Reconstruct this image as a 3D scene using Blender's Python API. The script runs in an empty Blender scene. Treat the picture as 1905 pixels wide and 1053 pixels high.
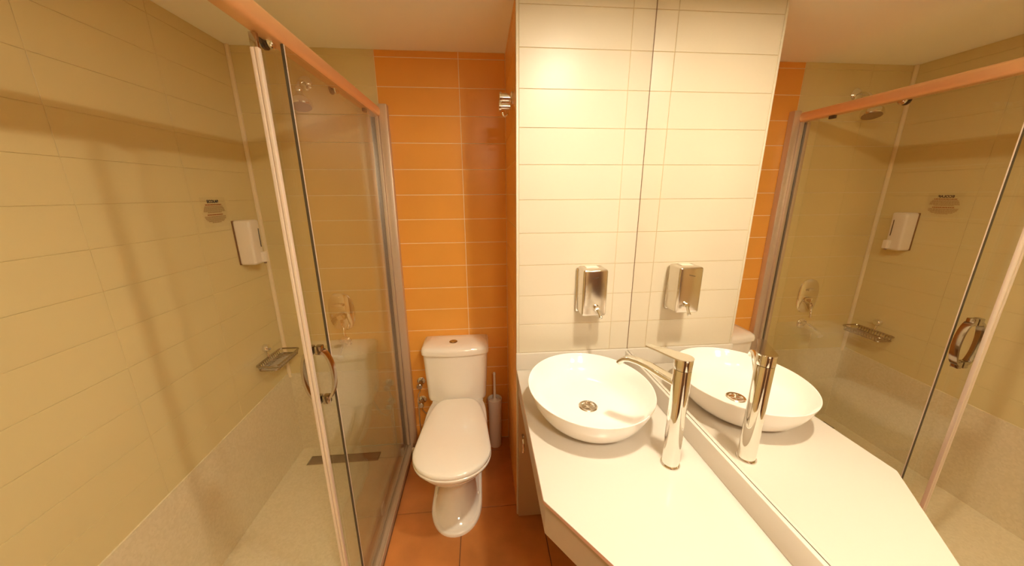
import bpy, bmesh, math, random
from mathutils import Vector, Matrix
random.seed(7)
sc = bpy.context.scene
COL = sc.collection
PI = math.pi

# ------------------------------------------------------------------ camera, world, light, exposure
cam_d = bpy.data.cameras.new('camera')
cam = bpy.data.objects.new('camera', cam_d); COL.objects.link(cam)
cam_d.sensor_fit = 'HORIZONTAL'; cam_d.sensor_width = 36.0
cam_d.lens = 630.4 * 36.0 / 1905.0
cam_d.clip_start = 0.02
yaw, pit, rol = 0.0879, -0.2571, -0.0055
fwd = Vector((math.sin(yaw)*math.cos(pit), math.cos(yaw)*math.cos(pit), math.sin(pit)))
rt0 = Vector((math.cos(yaw), -math.sin(yaw), 0)); up0 = rt0.cross(fwd)
rt = rt0*math.cos(rol) + up0*math.sin(rol); up = up0*math.cos(rol) - rt0*math.sin(rol)
cam.matrix_world = Matrix(((rt.x, up.x, -fwd.x, 0.0), (rt.y, up.y, -fwd.y, 0.0), (rt.z, up.z, -fwd.z, 1.5634), (0, 0, 0, 1)))
sc.camera = cam

w = bpy.data.worlds.new('room_world'); sc.world = w; w.use_nodes = True
w.node_tree.nodes['Background'].inputs[0].default_value = (0.02, 0.016, 0.012, 1)
w.node_tree.nodes['Background'].inputs[1].default_value = 0.3

LX, LY, ZC = 0.42, 0.62, 2.243
LIGHT_COL = (1.0, 0.90, 0.70)
LIGHT_POWER = 15.0
ld = bpy.data.lights.new('ceiling_lamp', 'AREA'); ld.shape = 'DISK'; ld.size = 0.085
ld.energy = LIGHT_POWER; ld.color = LIGHT_COL
lo = bpy.data.objects.new('ceiling_lamp', ld); COL.objects.link(lo); lo.location = (LX, LY, ZC - 0.017)

FX, FY, FS = 0.34, -0.42, 0.26  # fill lamp added behind the camera to lift the left wall and ceiling
fd = bpy.data.lights.new('added_fill_lamp', 'AREA'); fd.shape = 'SQUARE'; fd.size = FS-0.02
fd.energy = 18.0; fd.color = LIGHT_COL
fo = bpy.data.objects.new('added_fill_lamp', fd); COL.objects.link(fo); fo.location = (FX, FY, ZC - 0.03)

sc.view_settings.view_transform = 'Standard'; sc.view_settings.look = 'None'
sc.view_settings.exposure = 0.15; sc.view_settings.gamma = 1.0
sc.view_settings.use_curve_mapping = False
cy = sc.cycles
cy.use_denoising = True
cy.max_bounces = 14; cy.diffuse_bounces = 7; cy.glossy_bounces = 8
cy.transparent_max_bounces = 16; cy.transmission_bounces = 8
cy.caustics_reflective = True; cy.caustics_refractive = False
cy.blur_glossy = 0.1
cy.sample_clamp_indirect = 20.0

# ------------------------------------------------------------------ materials
def rgb(h):
    def f(c):
        c /= 255.0
        return c/12.92 if c <= 0.04045 else ((c+0.055)/1.055)**2.4
    return (f(h[0]), f(h[1]), f(h[2]), 1)

def mat(name, col, rough=0.4, metal=0.0, bump=0.0, bscale=40.0, var=0.0, vscale=6.0, ior=1.5, coat=0.0, spec=None, rvar=0.0):
    m = bpy.data.materials.new(name); m.use_nodes = True
    nt = m.node_tree; b = nt.nodes['Principled BSDF']
    c = col if len(col) == 4 else (*col, 1)
    b.inputs['Base Color'].default_value = c
    b.inputs['Roughness'].default_value = rough
    b.inputs['Metallic'].default_value = metal
    b.inputs['IOR'].default_value = ior
    b.inputs['Coat Weight'].default_value = coat
    if spec is not None: b.inputs['Specular IOR Level'].default_value = spec
    tc = nt.nodes.new('ShaderNodeNewGeometry')
    if var > 0:
        n = nt.nodes.new('ShaderNodeTexNoise'); n.inputs['Scale'].default_value = vscale; n.inputs['Detail'].default_value = 5
        nt.links.new(tc.outputs['Position'], n.inputs['Vector'])
        r = nt.nodes.new('ShaderNodeValToRGB')
        r.color_ramp.elements[0].position = 0.3; r.color_ramp.elements[1].position = 0.7
        r.color_ramp.elements[0].color = tuple(max(0, x*(1-var)) for x in c[:3]) + (1,)
        r.color_ramp.elements[1].color = tuple(min(1, x*(1+var*0.6)) for x in c[:3]) + (1,)
        nt.links.new(n.outputs['Fac'], r.inputs['Fac']); nt.links.new(r.outputs['Color'], b.inputs['Base Color'])
    if bump > 0:
        n2 = nt.nodes.new('ShaderNodeTexNoise'); n2.inputs['Scale'].default_value = bscale; n2.inputs['Detail'].default_value = 3
        nt.links.new(tc.outputs['Position'], n2.inputs['Vector'])
        bp = nt.nodes.new('ShaderNodeBump'); bp.inputs['Strength'].default_value = bump; bp.inputs['Distance'].default_value = 0.002
        nt.links.new(n2.outputs['Fac'], bp.inputs['Height']); nt.links.new(bp.outputs['Normal'], b.inputs['Normal'])
    return m

M = {}
M['cream_tile'] = mat('cream_glazed_tile', (0.66, 0.59, 0.46), 0.38, bump=0.12, bscale=7, var=0.02, vscale=3)
M['beige_tile'] = mat('beige_glazed_tile', (0.68, 0.575, 0.295), 0.34, bump=0.10, bscale=9, var=0.02, vscale=3)
M['orange_tile'] = mat('orange_glazed_tile', (0.78, 0.365, 0.062), 0.30, bump=0.10, bscale=9, var=0.04, vscale=4)
M['grout'] = mat('cream_grout', (0.88, 0.74, 0.50), 0.8)
M['grout_beige'] = mat('beige_grout', (0.70, 0.57, 0.28), 0.7)
M['grout_cream'] = mat('pale_cream_grout', (0.60, 0.47, 0.27), 0.8)
M['ceiling'] = mat('painted_ceiling', (0.90, 0.885, 0.74), 0.7, bump=0.1, bscale=30)
M['floor_tile'] = mat('terracotta_floor_tile', (0.50, 0.185, 0.045), 0.38, bump=0.15, bscale=60, var=0.25, vscale=5)
M['floor_grout'] = mat('floor_grout', (0.20, 0.08, 0.03), 0.8)
M['porcelain'] = mat('white_porcelain', (0.86, 0.80, 0.70), 0.10, coat=0.3)
M['basin'] = mat('white_basin_ceramic', (0.88, 0.835, 0.80), 0.08, coat=0.3)
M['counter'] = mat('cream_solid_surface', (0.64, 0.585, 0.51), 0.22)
M['apron'] = mat('beige_apron_shaded', (0.50, 0.40, 0.29), 0.3)  # darker than the worktop: the shade below it is put into the colour
M['counter_edge'] = mat('pinkish_counter_edge', (0.70, 0.42, 0.34), 0.35)
M['plastic'] = mat('white_plastic', (0.80, 0.72, 0.60), 0.30)
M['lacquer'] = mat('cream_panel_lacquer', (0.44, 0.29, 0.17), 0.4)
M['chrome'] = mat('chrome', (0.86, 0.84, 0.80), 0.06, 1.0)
M['steel'] = mat('satin_steel', (0.74, 0.68, 0.60), 0.16, 1.0)
M['alu'] = mat('satin_aluminium', (0.66, 0.54, 0.42), 0.45, 0.75)
M['rail'] = mat('peach_anodised_rail', (0.84, 0.52, 0.26), 0.42, 0.7)
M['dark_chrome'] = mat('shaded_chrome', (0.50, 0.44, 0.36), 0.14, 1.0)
M['dark'] = mat('dark_rubber', (0.03, 0.022, 0.015), 0.5)
M['brownedge'] = mat('brown_mirror_edge', (0.20, 0.10, 0.04), 0.4)
M['glass_edge'] = mat('dark_glass_edge', (0.07, 0.05, 0.025), 0.3)
M['seal'] = mat('pale_seal', (0.80, 0.68, 0.56), 0.3, 0.3)
M['silicone'] = mat('white_silicone', (0.86, 0.74, 0.52), 0.5)
M['wood'] = mat('dark_wood_door', (0.13, 0.055, 0.025), 0.4, var=0.3, vscale=9)
M['plaster'] = mat('beige_wall_paint', (0.70, 0.52, 0.28), 0.6)
M['ink'] = mat('dark_ink', (0.015, 0.012, 0.03), 0.5)
M['red_ink'] = mat('red_brown_ink', (0.32, 0.10, 0.03), 0.5)
M['faint_ink'] = mat('faint_brown_ink', (0.38, 0.25, 0.11), 0.5)
M['film'] = mat('clear_label_film', (0.70, 0.53, 0.29), 0.2)
M['grate'] = mat('steel_grate', (0.32, 0.24, 0.16), 0.4, 0.6)
M['mirror'] = mat('mirror_silver', (0.97, 0.955, 0.92), 0.0, 1.0)

def glass_mat(name, tint, rough=0.0, boost=1.0):
    m = bpy.data.materials.new(name); m.use_nodes = True
    nt = m.node_tree; nt.nodes.clear()
    o = nt.nodes.new('ShaderNodeOutputMaterial'); mx = nt.nodes.new('ShaderNodeMixShader')
    t = nt.nodes.new('ShaderNodeBsdfTransparent'); t.inputs[0].default_value = (*tint, 1)
    g = nt.nodes.new('ShaderNodeBsdfGlossy'); g.inputs['Roughness'].default_value = rough
    f = nt.nodes.new('ShaderNodeFresnel'); f.inputs['IOR'].default_value = 1.5
    ge = nt.nodes.new('ShaderNodeNewGeometry'); mr = nt.nodes.new('ShaderNodeMapRange')
    mr.inputs['To Min'].default_value = 1.5; mr.inputs['To Max'].default_value = 1/1.5
    nt.links.new(ge.outputs['Backfacing'], mr.inputs['Value']); nt.links.new(mr.outputs[0], f.inputs['IOR'])
    nt.links.new(f.outputs[0], mx.inputs[0]); nt.links.new(t.outputs[0], mx.inputs[1]); nt.links.new(g.outputs[0], mx.inputs[2])
    nt.links.new(mx.outputs[0], o.inputs[0])
    return m
M['glass'] = glass_mat('shower_glass', (0.98, 0.985, 0.97))
M['film_clear'] = glass_mat('clear_film', (1, 1, 1), 0.1)

def mosaic_mat():
    m = bpy.data.materials.new('fine_cream_mosaic'); m.use_nodes = True
    nt = m.node_tree; b = nt.nodes['Principled BSDF']; b.inputs['Roughness'].default_value = 0.45
    g = nt.nodes.new('ShaderNodeNewGeometry')
    v = nt.nodes.new('ShaderNodeTexVoronoi'); v.feature = 'F1'; v.inputs['Scale'].default_value = 110
    nt.links.new(g.outputs['Position'], v.inputs['Vector'])
    sep = nt.nodes.new('ShaderNodeSeparateColor'); nt.links.new(v.outputs['Color'], sep.inputs[0])
    r = nt.nodes.new('ShaderNodeValToRGB')
    r.color_ramp.elements[0].color = (0.68, 0.59, 0.38, 1); r.color_ramp.elements[1].color = (0.75, 0.66, 0.45, 1)
    nt.links.new(sep.outputs[0], r.inputs['Fac']); nt.links.new(r.outputs['Color'], b.inputs['Base Color'])
    bp = nt.nodes.new('ShaderNodeBump'); bp.inputs['Strength'].default_value = 0.3; bp.inputs['Distance'].default_value = 0.001
    nt.links.new(v.outputs['Distance'], bp.inputs['Height']); nt.links.new(bp.outputs['Normal'], b.inputs['Normal'])
    return m
M['mosaic'] = mosaic_mat()
em = bpy.data.materials.new('lamp_lens'); em.use_nodes = True
em.node_tree.nodes['Principled BSDF'].inputs['Emission Color'].default_value = (*LIGHT_COL, 1)
em.node_tree.nodes['Principled BSDF'].inputs['Emission Strength'].default_value = 30.0
M['lens'] = em
em2 = em.copy(); em2.name = 'fill_panel_diffuser'; em2.node_tree.nodes['Principled BSDF'].inputs['Emission Strength'].default_value = 3.0  # glow of the added fill panel
M['fill_diffuser'] = em2

# ------------------------------------------------------------------ helpers
def wl(o):
    v = Vector((0, 0, 0))
    while o is not None:
        v += o.location; o = o.parent
    return v

def obj(name, bm, material, parent=None, smooth=True, angle=0.7):
    me = bpy.data.meshes.new(name)
    bmesh.ops.recalc_face_normals(bm, faces=bm.faces[:])
    bm.to_mesh(me); bm.free()
    if parent is not None: me.transform(Matrix.Translation(-wl(parent)))
    for m in (material if isinstance(material, (list, tuple)) else [material]): me.materials.append(m)
    if smooth:
        me.polygons.foreach_set('use_smooth', [True]*len(me.polygons))
        try: me.set_sharp_from_angle(angle=angle)
        except Exception: pass
    o = bpy.data.objects.new(name, me); COL.objects.link(o)
    if parent is not None: o.parent = parent
    return o

def thing(name, label, cat, loc, group=None):
    o = bpy.data.objects.new(name, None); COL.objects.link(o); o.location = loc
    o.empty_display_size = 0.05
    o['label'] = label; o['category'] = cat
    if group: o['group'] = group
    return o

def struct(o): o['kind'] = 'structure'; return o

def box(bm, lo, hi, bev=0.0, seg=2):
    g = bmesh.ops.create_cube(bm, size=1.0)
    c = [(lo[i]+hi[i])/2 for i in range(3)]; s = [hi[i]-lo[i] for i in range(3)]
    for v in g['verts']:
        v.co = Vector((c[0]+v.co.x*s[0], c[1]+v.co.y*s[1], c[2]+v.co.z*s[2]))
    if bev > 0:
        es = list({e for v in g['verts'] for e in v.link_edges})
        bmesh.ops.bevel(bm, geom=es, offset=bev, segments=seg, profile=0.5, affect='EDGES')
    return bm

def B(lo, hi, bev=0.0, seg=2): return box(bmesh.new(), lo, hi, bev, seg)

def frame(d):
    d = Vector(d).normalized()
    a = Vector((0, 0, 1)) if abs(d.z) < 0.9 else Vector((1, 0, 0))
    u = d.cross(a).normalized(); v = u.cross(d).normalized()
    return u, v, d

def rings_bm(bm, rings, cap0=True, cap1=True, closed=True):
    vs = [[bm.verts.new(p) for p in r] for r in rings]
    n = len(vs[0])
    for a, b in zip(vs[:-1], vs[1:]):
        for i in range(n if closed else n-1):
            j = (i+1) % n
            bm.faces.new((a[i], a[j], b[j], b[i]))
    if cap0: bm.faces.new(vs[0][::-1])
    if cap1: bm.faces.new(vs[-1])
    return bm

def lathe(bm, origin, axis, prof, n=40, sx=1.0, sy=1.0):
    """prof: list of (radius, height along axis)"""
    u, v, d = frame(axis); o = Vector(origin)
    rings = []
    for r, h in prof:
        rings.append([o + d*h + u*(math.cos(2*PI*i/n)*r*sx) + v*(math.sin(2*PI*i/n)*r*sy) for i in range(n)])
    return rings_bm(bm, rings, prof[0][0] > 1e-6, prof[-1][0] > 1e-6)

def cyl(bm, a, b, r, n=24, r2=None, bev=0.0):
    a = Vector(a); b = Vector(b); L = (b-a).length; r2 = r if r2 is None else r2
    if bev > 0: prof = [(r-bev, 0), (r, bev), (r2, L-bev), (r2-bev, L)]
    else: prof = [(r, 0), (r2, L)]
    return lathe(bm, a, b-a, prof, n)

def tube(bm, pts, r, n=10, rad=None, flat=None, upv=None):
    """swept tube; flat=(a,b) elliptical half sizes"""
    pts = [Vector(p) for p in pts]; rings = []
    prev = None
    for k, p in enumerate(pts):
        t = (pts[min(k+1, len(pts)-1)] - pts[max(k-1, 0)]).normalized()
        if upv is not None:
            u = t.cross(Vector(upv)).normalized(); v = u.cross(t).normalized()
        elif prev is None: u, v, _ = frame(t)
        else:
            u = (prev - t*prev.dot(t)).normalized(); v = t.cross(u).normalized()
        prev = u
        rr = rad[k] if rad else r
        fa, fb = (flat if flat else (1, 1))
        rings.append([p + u*math.cos(2*PI*i/n)*rr*fa + v*math.sin(2*PI*i/n)*rr*fb for i in range(n)])
    return rings_bm(bm, rings)

def prism(bm, poly, z0, z1, bev=0.0):
    rings_bm(bm, [[Vector((x, y, z0)) for x, y in poly], [Vector((x, y, z1)) for x, y in poly]])
    if bev > 0:
        es = [e for e in bm.edges if abs(e.verts[0].co.z-e.verts[1].co.z) < 1e-7 and e.verts[0].co.z > (z0+z1)/2]
        bmesh.ops.bevel(bm, geom=es, offset=bev, segments=3, profile=0.5, affect='EDGES')
    return bm

# tiles -------------------------------------------------------------
_tc = {}
def tile_mesh(w_, h_, d_, name, material, bev=0.0011):
    if material.name != 'orange_glazed_tile': bev = 0.0007
    key = (round(w_, 4), round(h_, 4), d_, material.name)
    if key in _tc: return _tc[key]
    bm = bmesh.new()
    # local: u=x, v=z, outward=-y ; back open
    a, b = w_/2, h_/2
    r0 = [(-a, 0, -b), (a, 0, -b), (a, 0, b), (-a, 0, b)]
    r1 = [(x, -d_+bev, z) for x, _, z in r0]
    r2 = [(x*(1-bev/a), -d_, z*(1-bev/b)) for x, _, z in r0]
    rings_bm(bm, [[Vector(p) for p in r] for r in (r0, r1, r2)], cap0=True)
    bmesh.ops.recalc_face_normals(bm, faces=bm.faces[:])
    me = bpy.data.meshes.new(name); bm.to_mesh(me); bm.free(); me.materials.append(material)
    _tc[key] = me
    return me

def joints(lo, hi, start, step):
    """list of (a,b) cells between lo and hi with joints at start + k*step"""
    k0 = math.floor((lo-start)/step); out = []
    x = start + k0*step
    while x < hi - 1e-6:
        a, b = max(x, lo), min(x+step, hi)
        if b-a > 0.008: out.append((a, b))
        x += step
    return out

D4 = 0.002
def tile_wall(parent, plane, us, vs, material, gap=0.003, depth=D4, name='tile', rotz=0.0):
    """plane: function (u,v)-> world point of the grout plane; rotz turns local -y outward"""
    pl = wl(parent)
    for (u0, u1) in us:
        for (v0, v1) in vs:
            me = tile_mesh(u1-u0-gap, v1-v0-gap, depth, name, material)
            o = bpy.data.objects.new(name, me); COL.objects.link(o); o.parent = parent
            o.location = Vector(plane((u0+u1)/2, (v0+v1)/2)) - pl
            jit = 0.0012
            o.rotation_euler = (random.uniform(-jit, jit), 0, rotz + random.uniform(-jit, jit))

# ------------------------------------------------------------------ room constants (metres)
XL, XM, YB, YC, XA = -1.163, 0.6365, 1.92, 1.35, 0.140
YF = -0.90
T = 0.1302; TW = 0.4056
D4 = 0.002

# floor
fl = struct(obj('floor', B((-1.30, YF-0.12, -0.10), (0.80, YB+0.12, -0.004)), M['floor_grout'], smooth=False))
def floor_tiles():
    for (x0, x1) in joints(-0.466, 0.652, -0.137, 0.40):
        for (y0, y1) in joints(YF, YB-D4, 1.405, 0.40):
            me = tile_mesh(x1-x0-0.004, y1-y0-0.004, 0.004, 'floor_tile', M['floor_tile'], 0.001)
            o = bpy.data.objects.new('tile', me); COL.objects.link(o); o.parent = fl
            o.location = ((x0+x1)/2, (y0+y1)/2, -0.004); o.rotation_euler = (-PI/2, 0, 0)
floor_tiles()
# ceiling
struct(obj('ceiling', B((-1.30, YF-0.12, ZC), (0.80, YB+0.12, ZC+0.1)), M['ceiling'], smooth=False))

# walls
w_left = struct(obj('wall_left', B((XL-0.12, YF, -0.004), (XL-D4, YB, ZC)), M['grout_beige'], smooth=False))
tile_wall(w_left, lambda u, v: (XL-D4, u, v), joints(YF, YB-D4, YB-TW, TW), joints(0.50, ZC, 2.0608, T), M['beige_tile'], 0.0009, rotz=PI/2)
w_back = struct(obj('wall_back', B((XL-0.12, YB+D4, -0.004), (0.80, YB+0.12, ZC)), M['grout'], smooth=False))
vs_back = joints(0.0, ZC, 2.0813, T)
tile_wall(w_back, lambda u, v: (u, YB+D4, v), joints(-0.4985, XA+0.0, -0.4985, TW), vs_back, M['orange_tile'], 0.0035)
tile_wall(w_back, lambda u, v: (u, YB+D4, v), joints(XL, -0.4985, -0.4985, TW), joints(0.45, ZC, 2.0813, T), M['beige_tile'], 0.0014)
w_col = struct(obj('wall_column', B((XA+D4, YC+D4, -0.004), (0.80, YB+D4, ZC)), M['grout'], smooth=False))
tile_wall(w_col, lambda u, v: (XA+D4, u, v), joints(YC+0.012, YB, YB-TW, TW), vs_back, M['orange_tile'], 0.0035, rotz=-PI/2)
obj('grout_bed', B((0.147, YC+D4-0.0003, 0.80), (XM+0.005, YC+D4+0.001, ZC)), M['grout_cream'], w_col, smooth=False)
tile_wall(w_col, lambda u, v: (u, YC+D4, v), joints(0.1475, XM+0.004, 0.1475, TW), joints(0.884, ZC, 2.0608, T), M['cream_tile'], 0.0020)
obj('edge_trim', B((XA-0.003, YC-0.001, 0.0), (0.1465, YC+0.012, ZC), 0.002), M['cream_tile'], w_col)
w_right = struct(obj('wall_right', B((XM+0.006, YF, -0.004), (XM+0.13, YC+D4, ZC)), M['plaster'], smooth=False))
w_front = struct(obj('wall_front', B((XL-0.12, YF-0.12, -0.004), (XM+0.13, YF, ZC)), M['plaster'], smooth=False))
d1 = struct(obj('door_1', B((-0.32, YF, 0.0), (0.55, YF+0.03, 2.05), 0.003), M['wood']))
bm = bmesh.new(); cyl(bm, (0.38, YF+0.03, 1.02), (0.38, YF+0.075, 1.02), 0.012); cyl(bm, (0.385, YF+0.07, 1.02), (0.27, YF+0.07, 1.02), 0.009)
obj('door_handle', bm, M['chrome'], d1)
# corner silicone strip
struct(obj('trim_1', B((XL, YB-0.016, 0.52), (XL+0.016, YB, ZC), 0.003), M['silicone']))

# fine mosaic upstand in shower: sloping upper edge, proud of the tiles
bm = bmesh.new()
x0, x1 = XL-0.002, XL+0.006
a = [(YF, 0.0), (YB, 0.0), (YB, 0.548), (YF, 0.425)]
rings_bm(bm, [[Vector((x0, y, z)) for y, z in a], [Vector((x1, y, z)) for y, z in a]])
obj('mosaic_upstand', bm, M['mosaic'], w_left, smooth=False)
obj('mosaic_upstand', B((XL+0.006, YB-0.006, 0.0), (-0.55, YB+0.004, 0.54)), M['mosaic'], w_back, smooth=False)

# ------------------------------------------------------------------ shower tray and drain
t = thing('shower_tray', 'cream mosaic shower floor behind the sliding glass screen', 'shower floor', (-0.85, 0.6, 0))
bm = bmesh.new()
xs = [XL+0.006, -1.072, -0.660, -0.556]; ys = [YF, 1.766, 1.840, YB-0.006]
for i in range(3):
    for j in range(3):
        if i == 1 and j == 1: continue
        box(bm, (xs[i], ys[j], -0.004), (xs[i+1], ys[j+1], 0.016))
bmesh.ops.remove_doubles(bm, verts=bm.verts[:], dist=1e-5)
obj('floor_surface', bm, M['mosaic'], t, smooth=False)
t = thing('linear_drain', 'long dark steel drain grate in the shower floor', 'drain', (-0.866, 1.803, 0))
obj('channel', B((-1.0715, 1.7665, -0.003), (-0.6605, 1.8395, 0.004)), M['dark'], t, smooth=False)
obj('grate', B((-1.067, 1.771, 0.004), (-0.665, 1.835, 0.0165), 0.002), M['grate'], t)
for k in range(2):
    obj('frame_bar', B((-1.0715, 1.7665+k*0.0695, 0.004), (-0.6605, 1.770+k*0.0695, 0.0172)), M['steel'], t)

# ------------------------------------------------------------------ mirror
t = thing('wall_mirror', 'large frameless mirror covering the wall above the counter', 'mirror', (XM, 0.42, 0.884))
obj('backing', B((XM+0.0025, -0.70, 0.884), (XM+0.006, YC-0.001, ZC)), M['brownedge'], t, smooth=False)
obj('mirror_pane', B((XM, -0.70, 0.8835), (XM+0.0023, YC-0.003, ZC-0.001)), M['mirror'], t, smooth=False)
obj('edge_strip', B((XM-0.001, YC-0.0032, 0.884), (XM+0.0025, YC-0.0005, ZC)), M['brownedge'], t, smooth=False)

# ------------------------------------------------------------------ vanity counter
ZT = 0.811; XF = 0.137
t = thing('vanity_counter', 'glossy cream counter with clipped corner running under the mirror', 'counter', (0.40, 0.7, ZT))
poly = [(XF, YC), (XF, 0.682), (0.262, 0.505), (0.47, 0.21), (0.47, -0.70), (XM+0.004, -0.70), (XM+0.004, YC)]
bm = bmesh.new(); prism(bm, poly, ZT-0.011, ZT, 0.002)
o = obj('worktop', bm, [M['counter'], M['counter_edge']], t)
for p in o.data.polygons:
    if abs(p.normal.z) < 0.3 and p.area > 0.0008: p.material_index = 1
poly2 = [(XF+0.006, YC), (XF+0.006, 0.685), (0.268, 0.509), (0.476, 0.214), (0.476, -0.70), (0.60, -0.70), (0.60, YC)]
# apron: hollow band following the front edge
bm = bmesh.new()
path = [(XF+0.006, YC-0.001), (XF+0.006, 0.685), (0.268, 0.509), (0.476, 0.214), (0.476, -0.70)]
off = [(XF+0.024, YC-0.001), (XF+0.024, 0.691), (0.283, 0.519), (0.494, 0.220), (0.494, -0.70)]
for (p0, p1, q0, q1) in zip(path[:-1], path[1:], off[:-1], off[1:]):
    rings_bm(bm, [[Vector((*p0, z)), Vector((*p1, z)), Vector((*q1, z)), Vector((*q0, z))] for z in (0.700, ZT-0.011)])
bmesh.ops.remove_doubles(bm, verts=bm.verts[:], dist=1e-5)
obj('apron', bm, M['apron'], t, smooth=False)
obj('backsplash', B((XM-0.012, -0.70, ZT), (XM-0.0002, YC-0.0125, 0.8833), 0.0025), M['counter'], t)
obj('backsplash', B((XF-0.002, YC-0.012, ZT), (XM-0.0002, YC-0.0005, 0.890), 0.0025), M['counter'], t)

t = thing('vanity_cabinet', 'cream cabinet panel with a chrome pull below the counter', 'cabinet', (0.38, YC, 0))
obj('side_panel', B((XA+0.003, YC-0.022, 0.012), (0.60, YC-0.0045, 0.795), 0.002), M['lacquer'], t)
bm = bmesh.new()
pts = [(0.163, YC-0.022, 0.485), (0.163, YC-0.050, 0.482)] + [(0.163, YC-0.057+0.004*math.cos(k*PI/4-PI/2), 0.47-0.0118*k) for k in range(5)] + [(0.163, YC-0.050, 0.411), (0.163, YC-0.022, 0.408)]
tube(bm, pts, 0.0058, 12)
obj('pull_handle', bm, M['chrome'], t)

# ------------------------------------------------------------------ basin
BX, BY, BZ = 0.358, 1.022, 0.9255
t = thing('vessel_basin', 'white oval vessel basin on the counter left of the tap', 'basin', (BX, BY, ZT))
RX, RY = 0.213, 0.236
H = BZ-ZT
prof_out = [(0.60, 0.0), (0.68, 0.004), (0.79, 0.022), (0.875, 0.046), (0.94, 0.074), (0.98, 0.100), (0.992, H-0.006), (0.998, H-0.002)]
prof_in = [(0.992, H), (0.982, H-0.001), (0.974, H-0.006), (0.945, 0.098), (0.88, 0.072), (0.78, 0.050), (0.62, 0.034), (0.42, 0.026), (0.20, 0.0235), (0.105, 0.023), (0.095, 0.014), (0.0, 0.014)]
rings = [[Vector((BX+RX*r*math.cos(2*PI*i/72), BY+RY*r*math.sin(2*PI*i/72), ZT+h)) for i in range(72)] for r, h in prof_out+prof_in[:-1]]
bm = bmesh.new(); rings_bm(bm, rings)
o = obj('bowl', bm, M['basin'], t, angle=1.2)
sub = o.modifiers.new('s', 'SUBSURF'); sub.levels = 1; sub.render_levels = 1
dz = ZT+0.0235; dr = thing('x', 'x', 'x', (0, 0, 0)); bpy.data.objects.remove(dr)
bm = bmesh.new(); c = (BX, BY, dz)
lathe(bm, c, (0, 0, 1), [(0.0335, -0.002), (0.0335, 0.001), (0.031, 0.003), (0.024, 0.002), (0.0205, -0.004)], 40)
dr = obj('drain_flange', bm, M['steel'], t)
bm = bmesh.new(); lathe(bm, (BX, BY, dz-0.0045), (0, 0, 1), [(0.0203, -0.002), (0.0203, 0.0)], 32)
obj('drain_well', bm, M['dark'], dr)
bm = bmesh.new()
lathe(bm, (BX, BY, dz-0.0042), (0, 0, 1), [(0.006, 0), (0.006, 0.003), (0.003, 0.0045)], 16)
for k in range(4):
    a_ = k*PI/2+0.5; u = Vector((math.cos(a_), math.sin(a_), 0))
    cyl(bm, Vector((BX, BY, dz-0.003))+u*0.004, Vector((BX, BY, dz-0.003))+u*0.020, 0.0022, 8)
lathe(bm, (BX, BY, dz-0.0042), (0, 0, 1), [(0.0145, 0), (0.0145, 0.0022), (0.0125, 0.0022), (0.0125, 0)], 24)
obj('strainer', bm, M['steel'], dr)

# ------------------------------------------------------------------ tap
TX, TY = 0.520, 0.766
t = thing('basin_tap', 'tall chrome lever tap standing beside the vessel basin', 'tap', (TX, TY, ZT))
ax = Vector((-0.56, 0.83, 0)).normalized(); sd = Vector((ax.y, -ax.x, 0))
bm = bmesh.new(); lathe(bm, (TX, TY, ZT), (0, 0, 1), [(0.027, 0), (0.027, 0.004), (0.0255, 0.006), (0.023, 0.006)], 40)
obj('base_ring', bm, M['chrome'], t)
bm = bmesh.new(); lathe(bm, (TX, TY, ZT+0.005), (0, 0, 1), [(0.0228, 0), (0.0228, 0.296), (0.0222, 0.2975)], 48)
obj('body', bm, M['chrome'], t)
bm = bmesh.new()
base = Vector((TX, TY, 0))
sp = [(0.012, 1.068, 1.0), (0.045, 1.074, 0.96), (0.09, 1.083, 0.9), (0.125, 1.0855, 0.86), (0.150, 1.0835, 0.84), (0.168, 1.0770, 0.82), (0.180, 1.0675, 0.8), (0.187, 1.058, 0.78)]
rings = []
for k, (d_, z_, s_) in enumerate(sp):
    a0 = sp[max(k-1, 0)]; a1 = sp[min(k+1, len(sp)-1)]
    tt = (ax*(a1[0]-a0[0]) + Vector((0, 0, a1[1]-a0[1]))).normalized()
    nn = sd.cross(tt).normalized()
    cpt = base + ax*d_ + Vector((0, 0, z_))
    hw, hh = 0.0185*s_, 0.0075
    ring = []
    for i in range(20):
        th = 2*PI*i/20; cx_, sx_ = math.cos(th), math.sin(th)
        f = lambda q: math.copysign(abs(q)**0.6, q)
        ring.append(cpt + sd*f(cx_)*hw + nn*f(sx_)*hh)
    rings.append(ring)
rings_bm(bm, rings); obj('spout', bm, M['chrome'], t)
bm = bmesh.new()
lathe(bm, (TX, TY, 1.1145), (0, 0, 1), [(0.0222, 0), (0.0234, 0.001), (0.0234, 0.030), (0.0222, 0.0325)], 48)
obj('lever_cap', bm, M['chrome'], t)
bm = bmesh.new()
out = []
N = 14
for i in range(N+1):
    th = PI/2 + PI*i/N
    out.append((math.cos(th)*0.0242, math.sin(th)*0.0242))
out += [(0.03, -0.0205), (0.070, -0.0135), (0.104, -0.010), (0.108, 0.0), (0.104, 0.010), (0.070, 0.0135), (0.03, 0.0205)]
rings = []
for dz_ in (0.0, 0.0042):
    rings.append([base + ax*a_ + sd*b_ + Vector((0, 0, 1.1425 + dz_ - 0.04*max(a_, 0)*0.0)) for a_, b_ in out])
rings_bm(bm, rings); obj('lever', bm, M['chrome'], t)

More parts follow.
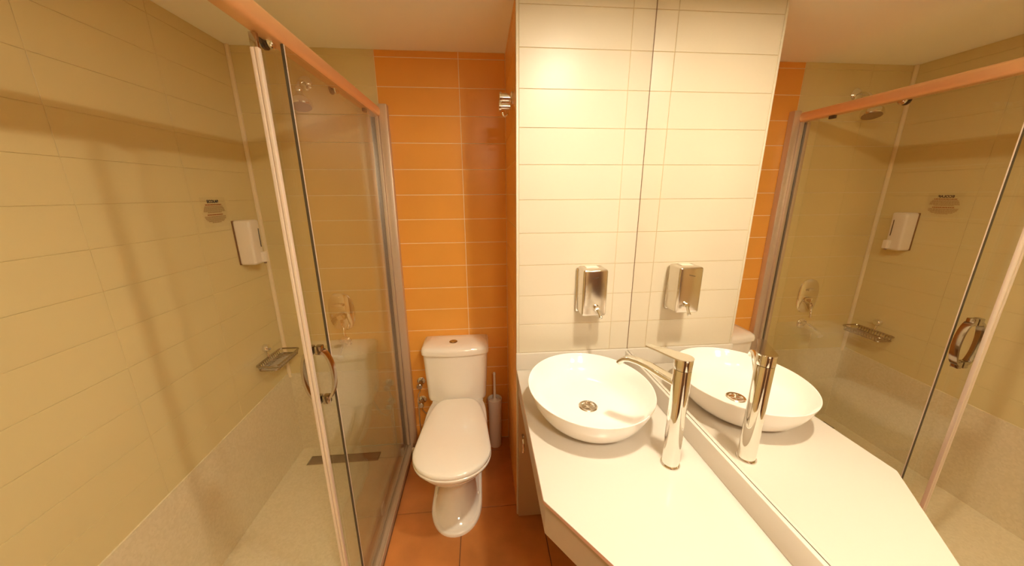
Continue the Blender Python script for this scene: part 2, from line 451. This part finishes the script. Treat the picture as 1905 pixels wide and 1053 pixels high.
# ------------------------------------------------------------------ steel soap dispenser on column
t = thing('soap_dispenser', 'brushed steel soap dispenser on the cream tiled column', 'soap dispenser', (0.437, YC, 1.075))
obj('back_plate', B((0.386, YC-0.014, 1.073), (0.488, YC, 1.268), 0.008, 3), M['steel'], t)
obj('body', B((0.3900, YC-0.100, 1.084), (0.4900, YC-0.012, 1.277), 0.010, 4), M['steel'], t)
obj('refill_window', B((0.412, YC-0.062, 1.2765), (0.462, YC-0.028, 1.2790), 0.001), M['plastic'], t)
bm = bmesh.new(); cyl(bm, (0.449, YC-0.100, 1.120), (0.449, YC-0.112, 1.120), 0.0115, 24, bev=0.002)
v = obj('push_valve', bm, M['chrome'], t)
bm = bmesh.new(); cyl(bm, (0.449, YC-0.110, 1.117), (0.455, YC-0.134, 1.096), 0.0058, 16); cyl(bm, (0.455, YC-0.133, 1.097), (0.456, YC-0.140, 1.090), 0.0078, 16, bev=0.0015)
obj('nozzle', bm, M['chrome'], v)
bm = bmesh.new()
pts = [(0.424+0.0024*k, YC-0.1003, 1.2395+0.0022*math.sin(k*2.1)+0.0006*k) for k in range(12)]
tube(bm, pts, 0.0008, 6)
obj('script_mark', bm, M['dark'], t)

# ------------------------------------------------------------------ toilet
TCX = -0.165
t = thing('toilet', 'white close-coupled toilet with lid down before the orange wall', 'toilet', (TCX, 1.55, 0))
def dsec(hw, yf, yb, z, n=48, yw=None, p=2.2, backw=1.0):
    """D/egg section: front at yf, back at yb, widest at yw"""
    yw = yw if yw is not None else yf + (yb-yf)*0.45
    out = []
    for i in range(n):
        th = 2*PI*i/n; c_, s_ = math.cos(th), math.sin(th)
        if s_ < 0:
            x = math.copysign(abs(c_)**(2/2.1), c_)*hw; y = yw + (-(abs(s_)**(2/2.1)))*(yw-yf)
        else:
            f = abs(s_)**(2/5.0); x = math.copysign(abs(c_)**(2/5.0), c_)*hw*(1-(1-backw)*f**1.25); y = yw + f*(yb-yw)
        out.append(Vector((TCX+x, y, z)))
    return out
bm = bmesh.new()
rings_bm(bm, [dsec(0.128, 1.258, 1.80, 0.0, yw=1.44), dsec(0.1285, 1.258, 1.80, 0.012, yw=1.44), dsec(0.124, 1.264, 1.80, 0.019, yw=1.44),
    dsec(0.117, 1.275, 1.80, 0.016, yw=1.45), dsec(0.112, 1.290, 1.80, 0.020, yw=1.46), dsec(0.104, 1.325, 1.80, 0.045, yw=1.48), dsec(0.097, 1.36, 1.80, 0.09, yw=1.50), dsec(0.094, 1.372, 1.79, 0.15, yw=1.50),
    dsec(0.098, 1.355, 1.79, 0.20, yw=1.49), dsec(0.112, 1.315, 1.79, 0.25, yw=1.46), dsec(0.136, 1.255, 1.79, 0.30, yw=1.42), dsec(0.155, 1.205, 1.79, 0.345, yw=1.38), dsec(0.164, 1.178, 1.80, 0.380, yw=1.37), dsec(0.166, 1.172, 1.80, 0.402, yw=1.36), dsec(0.160, 1.180, 1.80, 0.410, yw=1.36)])
o = obj('pan', bm, M['porcelain'], t, angle=1.3)
bm = bmesh.new()
rings_bm(bm, [dsec(0.12, 1.62, 1.905, 0.22, yw=1.75), dsec(0.14, 1.61, 1.905, 0.33, yw=1.75), dsec(0.145, 1.61, 1.905, 0.402, yw=1.75)])
obj('cistern_shelf', bm, M['porcelain'], o, angle=1.3)
egg = lambda hw, yf, yb, z: [p_+Vector((0.005, 0, 0)) for p_ in dsec(hw-0.001, yf, yb, z, 64, yw=1.315, backw=0.74)]
bm = bmesh.new(); rings_bm(bm, [egg(0.171, 1.160, 1.66, 0.411), egg(0.176, 1.153, 1.665, 0.415), egg(0.177, 1.152, 1.665, 0.424), egg(0.173, 1.158, 1.66, 0.429)])
obj('seat', bm, M['porcelain'], t, angle=0.9)
bm = bmesh.new(); rings_bm(bm, [egg(0.172, 1.158, 1.705, 0.4305), egg(0.176, 1.153, 1.71, 0.434), egg(0.176, 1.153, 1.71, 0.444), egg(0.172, 1.159, 1.705, 0.450), egg(0.160, 1.175, 1.69, 0.4545), egg(0.12, 1.22, 1.62, 0.4595), egg(0.07, 1.27, 1.54, 0.4625), egg(0.02, 1.32, 1.42, 0.4635)])
obj('lid', bm, M['porcelain'], t, angle=0.9)
def csec(hw, yf, yb, z, bow=0.026, r=0.03, n=10):
    pts = []
    for k in range(n+1):  # front edge, bowed
        u = -1+2*k/n; pts.append((u*(hw-r), yf+bow*u*u*0.9))
    for k in range(1, 6):
        th = -PI/2+PI/2*k/6; pts.append((hw-r+math.cos(th)*r, yf+bow*0.9+r+math.sin(th)*r))
    pts += [(hw, yf+bow+r), (hw, yb), (-hw, yb), (-hw, yf+bow+r)]
    for k in range(1, 6):
        th = PI+PI/2*k/6; pts.append((-hw+r+math.cos(th)*r, yf+bow*0.9+r+math.sin(th)*r))
    return [Vector((TCX-0.002+x, y, z)) for x, y in pts]
CY = 1.722
bm = bmesh.new()
rings_bm(bm, [csec(0.152, CY+0.02, 1.905, 0.404), csec(0.163, CY+0.010, 1.908, 0.408), csec(0.167, CY+0.008, 1.91, 0.425), csec(0.174, CY+0.005, 1.912, 0.56), csec(0.180, CY+0.002, 1.912, 0.697)])
ci = obj('cistern', bm, M['porcelain'], t, angle=0.9)
bm = bmesh.new()
rings_bm(bm, [csec(0.180, CY, 1.914, 0.699), csec(0.187, CY-0.006, 1.914, 0.701), csec(0.188, CY-0.007, 1.914, 0.722), csec(0.184, CY-0.002, 1.914, 0.736), csec(0.172, CY+0.014, 1.91, 0.745), csec(0.14, CY+0.04, 1.90, 0.750), csec(0.07, CY+0.06, 1.86, 0.751)])
cl = obj('cistern_lid', bm, M['porcelain'], t, angle=0.9)
bm = bmesh.new(); lathe(bm, (-0.178, 1.805, 0.749), (0, 0, 1), [(0.0235, 0), (0.0235, 0.004), (0.0215, 0.0055), (0.019, 0.004)], 32)
fb = obj('flush_button', bm, M['dark_chrome'], t)
for s in (-1, 1):
    bm = bmesh.new()
    arc = [(-0.178+s*(0.0012+0.0175*math.sin(PI*k/10)), 1.805+0.0175*math.cos(PI*k/10)) for k in range(11)]
    prism(bm, arc, 0.7525, 0.7555)
    obj('button_half', bm, M['dark_chrome'], fb, smooth=False)
for s in (-1, 1):
    bm = bmesh.new(); lathe(bm, (TCX+s*0.108, 1.47, 0.028), (s*0.8, -0.1, 0.6), [(0.008, -0.012), (0.008, 0.004), (0.005, 0.008)], 16)
    obj('bolt_cap', bm, M['plastic'], t)

# angle valves with hose
def angle_valve(z, label, hose):
    t = thing('angle_valve', label, 'valve', (-0.398, 1.916, z))
    bm = bmesh.new(); lathe(bm, (-0.398, 1.9195, z), (0, -1, 0), [(0.025, 0), (0.025, 0.003), (0.015, 0.009)], 28)
    obj('wall_flange', bm, M['chrome'], t)
    bm = bmesh.new(); cyl(bm, (-0.398, 1.915, z), (-0.398, 1.868, z), 0.012, 20); cyl(bm, (-0.398, 1.882, z-0.028), (-0.398, 1.882, z+0.012), 0.0085, 20)
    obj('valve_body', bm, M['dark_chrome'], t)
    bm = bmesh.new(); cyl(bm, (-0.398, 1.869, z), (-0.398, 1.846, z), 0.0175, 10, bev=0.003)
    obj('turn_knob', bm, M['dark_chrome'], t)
    bm = bmesh.new(); tube(bm, hose, 0.0042, 10); obj('hose', bm, M['steel'], t)
angle_valve(0.447, 'upper chrome angle valve beside the cistern', [(-0.398, 1.882, 0.42), (-0.402, 1.880, 0.40), (-0.412, 1.876, 0.38), (-0.416, 1.868, 0.34), (-0.413, 1.864, 0.28), (-0.415, 1.86, 0.20), (-0.414, 1.87, 0.12), (-0.410, 1.88, 0.06), (-0.408, 1.885, 0.0)])
angle_valve(0.318, 'lower chrome angle valve beside the cistern', [(-0.398, 1.882, 0.29), (-0.396, 1.880, 0.27), (-0.375, 1.874, 0.245), (-0.345, 1.868, 0.27), (-0.318, 1.862, 0.33), (-0.305, 1.858, 0.38), (-0.30, 1.855, 0.408)])

# toilet brush
t = thing('toilet_brush', 'white toilet brush in its holder right of the toilet', 'toilet brush', (0.052, 1.858, 0))
bm = bmesh.new(); lathe(bm, (0.052, 1.858, 0), (0, 0, 1), [(0.036, 0), (0.038, 0.004), (0.040, 0.26), (0.044, 0.32), (0.044, 0.336), (0.041, 0.338), (0.039, 0.30), (0.036, 0.02)], 40)
obj('holder', bm, M['plastic'], t)
bm = bmesh.new(); lathe(bm, (0.052, 1.858, 0.31), (0, 0, 1), [(0.034, 0.0), (0.034, 0.012), (0.014, 0.020), (0.008, 0.03), (0.007, 0.185), (0.009, 0.195), (0.006, 0.204)], 24)
obj('handle', bm, M['plastic'], t)
bm = bmesh.new(); lathe(bm, (0.052, 1.858, 0.03), (0, 0, 1), [(0.012, 0.0), (0.028, 0.02), (0.030, 0.09), (0.010, 0.12), (0.006, 0.285)], 20)
obj('brush_head', bm, M['plastic'], t)

# robe hook on alcove wall
t = thing('robe_hook', 'small chrome robe hook on the orange alcove wall', 'hook', (XA, 1.50, 1.91))
hy, hz = 1.50, 1.935
bm = bmesh.new(); lathe(bm, (XA, hy, hz), (-1, 0, 0), [(0.026, 0), (0.026, 0.006), (0.022, 0.010), (0.020, 0.010)], 32)
obj('wall_flange', bm, M['chrome'], t)
bm = bmesh.new(); lathe(bm, (XA-0.008, hy, hz), (-1, 0, 0), [(0.019, 0), (0.019, 0.038), (0.022, 0.039), (0.022, 0.046), (0.019, 0.048)], 32)
obj('hook_post', bm, M['chrome'], t)
bm = bmesh.new(); lathe(bm, (XA-0.012, hy-0.012, hz-0.034), (-1, 0, 0), [(0.013, 0), (0.013, 0.036), (0.020, 0.037), (0.020, 0.045), (0.017, 0.047)], 32)
tube(bm, [(XA-0.020, hy-0.005, hz-0.04), (XA-0.022, hy-0.006, hz-0.062), (XA-0.032, hy-0.007, hz-0.070), (XA-0.041, hy-0.008, hz-0.064), (XA-0.043, hy-0.008, hz-0.055)], 0.004, 10)
obj('lower_hook', bm, M['chrome'], t)

# ------------------------------------------------------------------ shower screen
t = thing('shower_screen', 'framed sliding glass shower screen with a peach top rail', 'shower screen', (-0.50, 0.9, 0))
def rprof(x0, x1, z0, z1, r, y):
    out = []
    for cx_, cz_, a0 in ((x1-r, z1-r, 0), (x0+r, z1-r, PI/2), (x0+r, z0+r, PI), (x1-r, z0+r, 1.5*PI)):
        for k in range(6):
            a_ = a0+PI/2*k/5; out.append(Vector((cx_+r*math.cos(a_), y, cz_+r*math.sin(a_))))
    return out
bm = bmesh.new(); rings_bm(bm, [rprof(-0.538, -0.484, 1.936, 1.986, 0.017, y) for y in (YF, 1.893)])
obj('top_rail', bm, M['rail'], t)
obj('rail_end_cap', B((-0.540, 1.893, 1.932), (-0.481, 1.899, 1.989), 0.002), M['alu'], t)
obj('wall_channel', B((-0.492, 1.880, 0.0), (-0.450, 1.9196, 1.996), 0.004), M['alu'], t)
fp = obj('fixed_pane', B((-0.4985, 1.041, 0.030), (-0.4925, 1.870, 1.937)), M['glass'], t, smooth=False)
obj('edge_seal', B((-0.4990, 1.0392, 0.030), (-0.4920, 1.041, 1.937)), M['glass_edge'], fp, smooth=False)
obj('clear_strip', B((-0.4996, 1.0412, 0.030), (-0.4914, 1.0445, 1.937)), M['seal'], fp, smooth=False)
obj('pane_profile', B((-0.508, 1.868, 0.026), (-0.4925, 1.9196, 1.937), 0.002), M['alu'], t)
obj('pane_profile', B((-0.552, 1.874, 0.026), (-0.530, 1.9196, 1.937), 0.003), M['alu'], t)
obj('profile_gasket', B((-0.529, 1.886, 0.026), (-0.509, 1.9196, 1.937)), M['dark'], t, smooth=False)
door = obj('sliding_door', B((-0.5265, 0.975, 0.034), (-0.5205, 1.800, 1.934)), M['glass'], t, smooth=False)
obj('edge_profile', B((-0.532, 0.9625, 0.034), (-0.5225, 0.976, 1.902), 0.0015), M['seal'], door)
obj('edge_profile', B((-0.5215, 0.9625, 0.034), (-0.513, 0.976, 1.902), 0.0015), M['seal'], door)
obj('rear_edge', B((-0.5265, 1.800, 0.034), (-0.5205, 1.8015, 1.934)), M['glass'], door, smooth=False)
obj('top_profile', B((-0.531, 0.9640, 1.902), (-0.514, 0.9755, 1.934), 0.0015), M['dark_chrome'], door)
# handle: two bowed bands, inside and outside, between chrome blocks
hY, hZ = 1.012, 1.014
for s, x0 in ((1, -0.5205), (-1, -0.5265)):
    bm = bmesh.new(); pts = []
    for k in range(25):
        a_ = -PI/2 + PI*k/24
        pts.append(Vector((x0 + s*(0.012+0.030*math.cos(a_)), hY, hZ + 0.083*math.sin(a_))))
    rings = []
    for k, p_ in enumerate(pts):
        tt = (pts[min(k+1, 24)]-pts[max(k-1, 0)]).normalized(); nn = tt.cross(Vector((0, 1, 0))).normalized()
        hw = 0.0118; th = 0.0038
        rings.append([p_+Vector((0, hw, 0))*a_+nn*th*b_ for a_, b_ in ((-1, -1), (-0.0, -1.3), (1, -1), (1, 1), (0, 1.3), (-1, 1))])
    rings_bm(bm, rings)
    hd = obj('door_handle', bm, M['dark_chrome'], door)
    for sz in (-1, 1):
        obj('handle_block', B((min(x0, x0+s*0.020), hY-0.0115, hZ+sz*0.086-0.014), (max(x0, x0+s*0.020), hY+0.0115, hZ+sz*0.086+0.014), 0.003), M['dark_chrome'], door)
for ry in (1.030, 1.428):
    bm = bmesh.new(); lathe(bm, (-0.5195, ry, 1.9385), (1, 0, 0), [(0.016, 0), (0.018, 0.002), (0.018, 0.007), (0.015, 0.009), (0.010, 0.008), (0.008, 0.010)], 32)
    obj('roller', bm, M['chrome'], door)
    bm = bmesh.new(); lathe(bm, (-0.528, ry, 1.9385), (-1, 0, 0), [(0.020, 0), (0.020, 0.006), (0.016, 0.008)], 32)
    obj('roller_wheel', bm, M['dark'], door)
obj('rail_stop', B((-0.515, 1.70, 1.922), (-0.500, 1.73, 1.938), 0.002), M['dark'], t)
# floor track
obj('floor_track', B((-0.556, YF, 0.0), (-0.468, 1.9196, 0.014), 0.003), M['alu'], t)
obj('track_ridge', B((-0.4795, YF, 0.012), (-0.469, 1.880, 0.028), 0.003), M['alu'], t)
obj('track_ridge', B((-0.514, YF, 0.012), (-0.508, 1.874, 0.026), 0.002), M['alu'], t)
obj('track_ridge', B((-0.553, YF, 0.012), (-0.542, 1.874, 0.030), 0.003), M['alu'], t)
obj('door_guide', B((-0.540, 1.395, 0.012), (-0.529, 1.435, 0.060), 0.003), M['plastic'], t)
obj('foot_cap', B((-0.466, 1.806, 0.0), (-0.452, 1.826, 0.045), 0.002), M['plastic'], t)

# ------------------------------------------------------------------ shower fittings
t = thing('overhead_shower', 'chrome shower head on a short arm high in the shower', 'shower head', (-0.83, YB, 2.09))
bm = bmesh.new(); lathe(bm, (-0.835, YB, 2.088), (0, -1, 0), [(0.034, 0), (0.034, 0.003), (0.026, 0.011), (0.014, 0.016)], 36)
obj('wall_flange', bm, M['chrome'], t)
bm = bmesh.new(); tube(bm, [(-0.835, YB-0.005, 2.088), (-0.832, 1.880, 2.086), (-0.828, 1.845, 2.072), (-0.822, 1.820, 2.048), (-0.818, 1.808, 2.030)], 0.0095, 16)
obj('arm', bm, M['chrome'], t)
ha = Vector((0.15, -0.28, -1)).normalized()
bm = bmesh.new(); lathe(bm, (-0.818, 1.810, 2.038), ha, [(0.012, -0.004), (0.017, 0.004), (0.017, 0.012), (0.013, 0.020), (0.020, 0.034), (0.036, 0.052), (0.045, 0.062), (0.0475, 0.068), (0.0475, 0.084), (0.044, 0.088)], 40)
obj('head', bm, M['chrome'], t)
bm = bmesh.new(); lathe(bm, Vector((-0.818, 1.810, 2.038))+ha*0.0875, ha, [(0.041, 0), (0.041, 0.0025), (0.037, 0.003)], 36)
obj('spray_plate', bm, M['grate'], t)

t = thing('shower_mixer', 'oval chrome shower mixer plate with lever on the shower wall', 'shower mixer', (-0.812, YB, 0.915))
def stadium(cx_, cz_, hw, hh, y, n=40, p=2.6):
    return [Vector((cx_+math.copysign(abs(math.cos(2*PI*i/n))**(2/p), math.cos(2*PI*i/n))*hw, y, cz_+math.copysign(abs(math.sin(2*PI*i/n))**(2/p), math.sin(2*PI*i/n))*hh)) for i in range(n)]
bm = bmesh.new(); rings_bm(bm, [stadium(-0.812, 0.915, 0.072, 0.112, YB), stadium(-0.812, 0.915, 0.072, 0.112, YB-0.004), stadium(-0.812, 0.915, 0.066, 0.106, YB-0.009)])
obj('face_plate', bm, M['chrome'], t)
bm = bmesh.new(); cyl(bm, (-0.825, YB-0.008, 0.960), (-0.825, YB-0.022, 0.960), 0.010, 20); box(bm, (-0.855, YB-0.028, 0.952), (-0.790, YB-0.018, 0.968), 0.004)
obj('diverter', bm, M['chrome'], t)
bm = bmesh.new(); lathe(bm, (-0.806, YB-0.008, 0.893), (0, -1, 0), [(0.024, 0), (0.024, 0.010), (0.020, 0.016), (0.0195, 0.040), (0.016, 0.044)], 36)
mk = obj('mixer_cartridge', bm, M['chrome'], t)
bm = bmesh.new(); tube(bm, [(-0.800, YB-0.048, 0.880), (-0.792, YB-0.062, 0.850), (-0.785, YB-0.072, 0.815), (-0.782, YB-0.076, 0.795)], 0.007, 14, rad=[0.010, 0.008, 0.007, 0.008])
obj('lever', bm, M['chrome'], mk)

t = thing('bath_spout', 'chrome spout low on the shower wall under the mixer', 'spout', (-0.812, YB, 0.725))
bm = bmesh.new(); lathe(bm, (-0.812, YB, 0.728), (0, -1, 0), [(0.035, 0), (0.035, 0.005), (0.029, 0.012), (0.020, 0.014)], 36)
obj('wall_flange', bm, M['chrome'], t)
bm = bmesh.new(); tube(bm, [(-0.812, YB-0.01, 0.728), (-0.808, 1.870, 0.727), (-0.800, 1.825, 0.724), (-0.790, 1.785, 0.718), (-0.784, 1.758, 0.706)], 0.02, 20, rad=[0.021, 0.020, 0.018, 0.0165, 0.0165])
obj('spout_pipe', bm, M['chrome'], t)

# wall soap dispenser (white)
t = thing('shower_dispenser', 'white plastic soap dispenser on the beige shower wall', 'soap dispenser', (XL, 1.76, 1.24))
bm = bmesh.new(); box(bm, (XL+0.001, 1.7105, 1.236), (XL+0.078, 1.786, 1.450), 0.012, 4)
for v_ in bm.verts:
    if v_.co.z < 1.28 and v_.co.x > XL+0.02: v_.co.x -= (1.28-v_.co.z)*0.10
obj('body', bm, M['plastic'], t)
obj('back_edge', B((XL, 1.7092, 1.238), (XL+0.004, 1.786, 1.448), 0.0015), M['brownedge'], t)
obj('level_slot', B((XL+0.0765, 1.766, 1.318), (XL+0.0788, 1.770, 1.408), 0.0005, 1), M['dark'], t)
bm = bmesh.new(); prism(bm, [(XL+0.06, 1.757), (XL+0.086, 1.757), (XL+0.092, 1.764), (XL+0.092, 1.782), (XL+0.086, 1.788), (XL+0.06, 1.788)], 1.244, 1.292, 0.005)
obj('push_lever', bm, M['plastic'], t)
bm = bmesh.new(); cyl(bm, (XL+0.080, 1.772, 1.245), (XL+0.080, 1.772, 1.234), 0.006, 16)
obj('nozzle', bm, M['grate'], t)

# soap basket
t = thing('soap_basket', 'chrome wire soap basket on the left shower wall', 'soap basket', (XL, 1.755, 0.71))
bm = bmesh.new(); lathe(bm, (XL, 1.757, 0.782), (1, 0, 0), [(0.021, 0), (0.021, 0.004), (0.019, 0.022), (0.015, 0.026)], 32)
obj('wall_knob', bm, M['chrome'], t)
bm = bmesh.new(); tube(bm, [(XL+0.013, 1.757, 0.775), (XL+0.014, 1.757, 0.750), (XL+0.016, 1.757, 0.728)], 0.0065, 12)
obj('neck', bm, M['chrome'], t)
bx0, bx1, by0, by1, bz = XL+0.010, -1.047, 1.650, 1.866, 0.727
def rect_loop(x0, x1, y0, y1, z, r=0.018):
    out = []
    for cx_, cy_, a0 in ((x1-r, y1-r, 0), (x0+r, y1-r, PI/2), (x0+r, y0+r, PI), (x1-r, y0+r, 1.5*PI)):
        for k in range(5):
            a_ = a0+PI/2*k/4; out.append((cx_+r*math.cos(a_), cy_+r*math.sin(a_), z))
    return out+[out[0], out[1]]
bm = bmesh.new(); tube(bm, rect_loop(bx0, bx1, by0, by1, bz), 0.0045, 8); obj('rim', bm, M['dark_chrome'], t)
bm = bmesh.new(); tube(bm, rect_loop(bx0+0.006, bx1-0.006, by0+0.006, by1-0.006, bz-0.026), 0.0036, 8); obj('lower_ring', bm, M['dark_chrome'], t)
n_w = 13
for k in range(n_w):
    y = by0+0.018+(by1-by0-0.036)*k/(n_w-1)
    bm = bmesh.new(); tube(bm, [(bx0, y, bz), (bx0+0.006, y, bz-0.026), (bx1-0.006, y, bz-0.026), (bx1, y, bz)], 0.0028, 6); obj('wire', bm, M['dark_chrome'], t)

# label film on the left wall
t = thing('wall_label', 'clear notice sticker with small print beside the white dispenser', 'sticker', (XL, 1.628, 1.49))
obj('film', B((XL, 1.556, 1.430), (XL+0.0006, 1.700, 1.556)), M['film_clear'], t, smooth=False)
def strip(y0, y1, z, h, m, name='text_line'):
    bm = bmesh.new(); y = y0
    while y < y1-0.002:
        L = random.uniform(0.005, 0.012); e = min(y+L, y1)
        sl = 0.0
        box(bm, (XL+0.0006, y, z), (XL+0.0010, e, z+h)); y = e+random.uniform(0.0012, 0.002)
    return obj(name, bm, m, t, smooth=False)
cur = bpy.data.curves.new('title', 'FONT'); cur.body = 'ECOLAB'; cur.size = 0.0175; cur.extrude = 0.0002; cur.align_x = 'CENTER'; cur.offset = 0.0006
tmp = bpy.data.objects.new('tmp', cur); COL.objects.link(tmp)
me = bpy.data.meshes.new_from_object(tmp.evaluated_get(bpy.context.evaluated_depsgraph_get()))
bpy.data.objects.remove(tmp)
me.materials.clear(); me.materials.append(M['ink'])
o = bpy.data.objects.new('title', me); COL.objects.link(o); o.parent = t
o.rotation_euler = (PI/2, 0, PI/2); o.location = Vector((XL+0.0009, 1.626, 1.5325)) - t.location
ctr = 1.626
for hw, z, h, m in ((0.046, 1.5225, 0.0045, 'red_ink'), (0.052, 1.5155, 0.003, 'faint_ink'), (0.056, 1.5105, 0.003, 'faint_ink'), (0.058, 1.5055, 0.003, 'faint_ink'), (0.060, 1.5005, 0.003, 'faint_ink'), (0.062, 1.4955, 0.003, 'faint_ink'), (0.040, 1.4905, 0.003, 'faint_ink'),
                    (0.044, 1.4800, 0.0045, 'red_ink'), (0.062, 1.4730, 0.003, 'faint_ink'), (0.060, 1.4680, 0.003, 'faint_ink'), (0.058, 1.4630, 0.003, 'faint_ink'), (0.052, 1.4580, 0.003, 'faint_ink'), (0.044, 1.4530, 0.003, 'faint_ink'), (0.026, 1.4480, 0.003, 'faint_ink')):
    strip(ctr-hw, ctr+hw, z, h, M[m])

# ceiling spot fixture
t = thing('ceiling_light', 'round recessed ceiling spotlight above the counter', 'ceiling light', (LX, LY, ZC))
bm = bmesh.new(); lathe(bm, (LX, LY, ZC-0.0005), (0, 0, -1), [(0.046, 0.0), (0.062, 0.0), (0.062, 0.003), (0.056, 0.008), (0.047, 0.008), (0.046, 0.0)], 48)
obj('trim_ring', bm, M['chrome'], t)
bm = bmesh.new(); lathe(bm, (LX, LY, ZC-0.002), (0, 0, -1), [(0.0455, 0.0), (0.0455, 0.003)], 48)
obj('lens', bm, M['lens'], t)
lo.parent = t; lo.location = (0, 0, -0.012)

t = thing('added_fill_panel', 'added square fill light on the ceiling, out of view behind the camera', 'ceiling light', (FX, FY, ZC))  # body for the added fill lamp, never in view
obj('fill_housing', B((FX-FS/2-0.012, FY-FS/2-0.012, ZC-0.022), (FX+FS/2+0.012, FY+FS/2+0.012, ZC-0.0005), 0.004), M['plastic'], t)
obj('fill_diffuser', B((FX-FS/2, FY-FS/2, ZC-0.026), (FX+FS/2, FY+FS/2, ZC-0.022)), M['fill_diffuser'], t, smooth=False)
fo.parent = t; fo.location = (0, 0, -0.029)
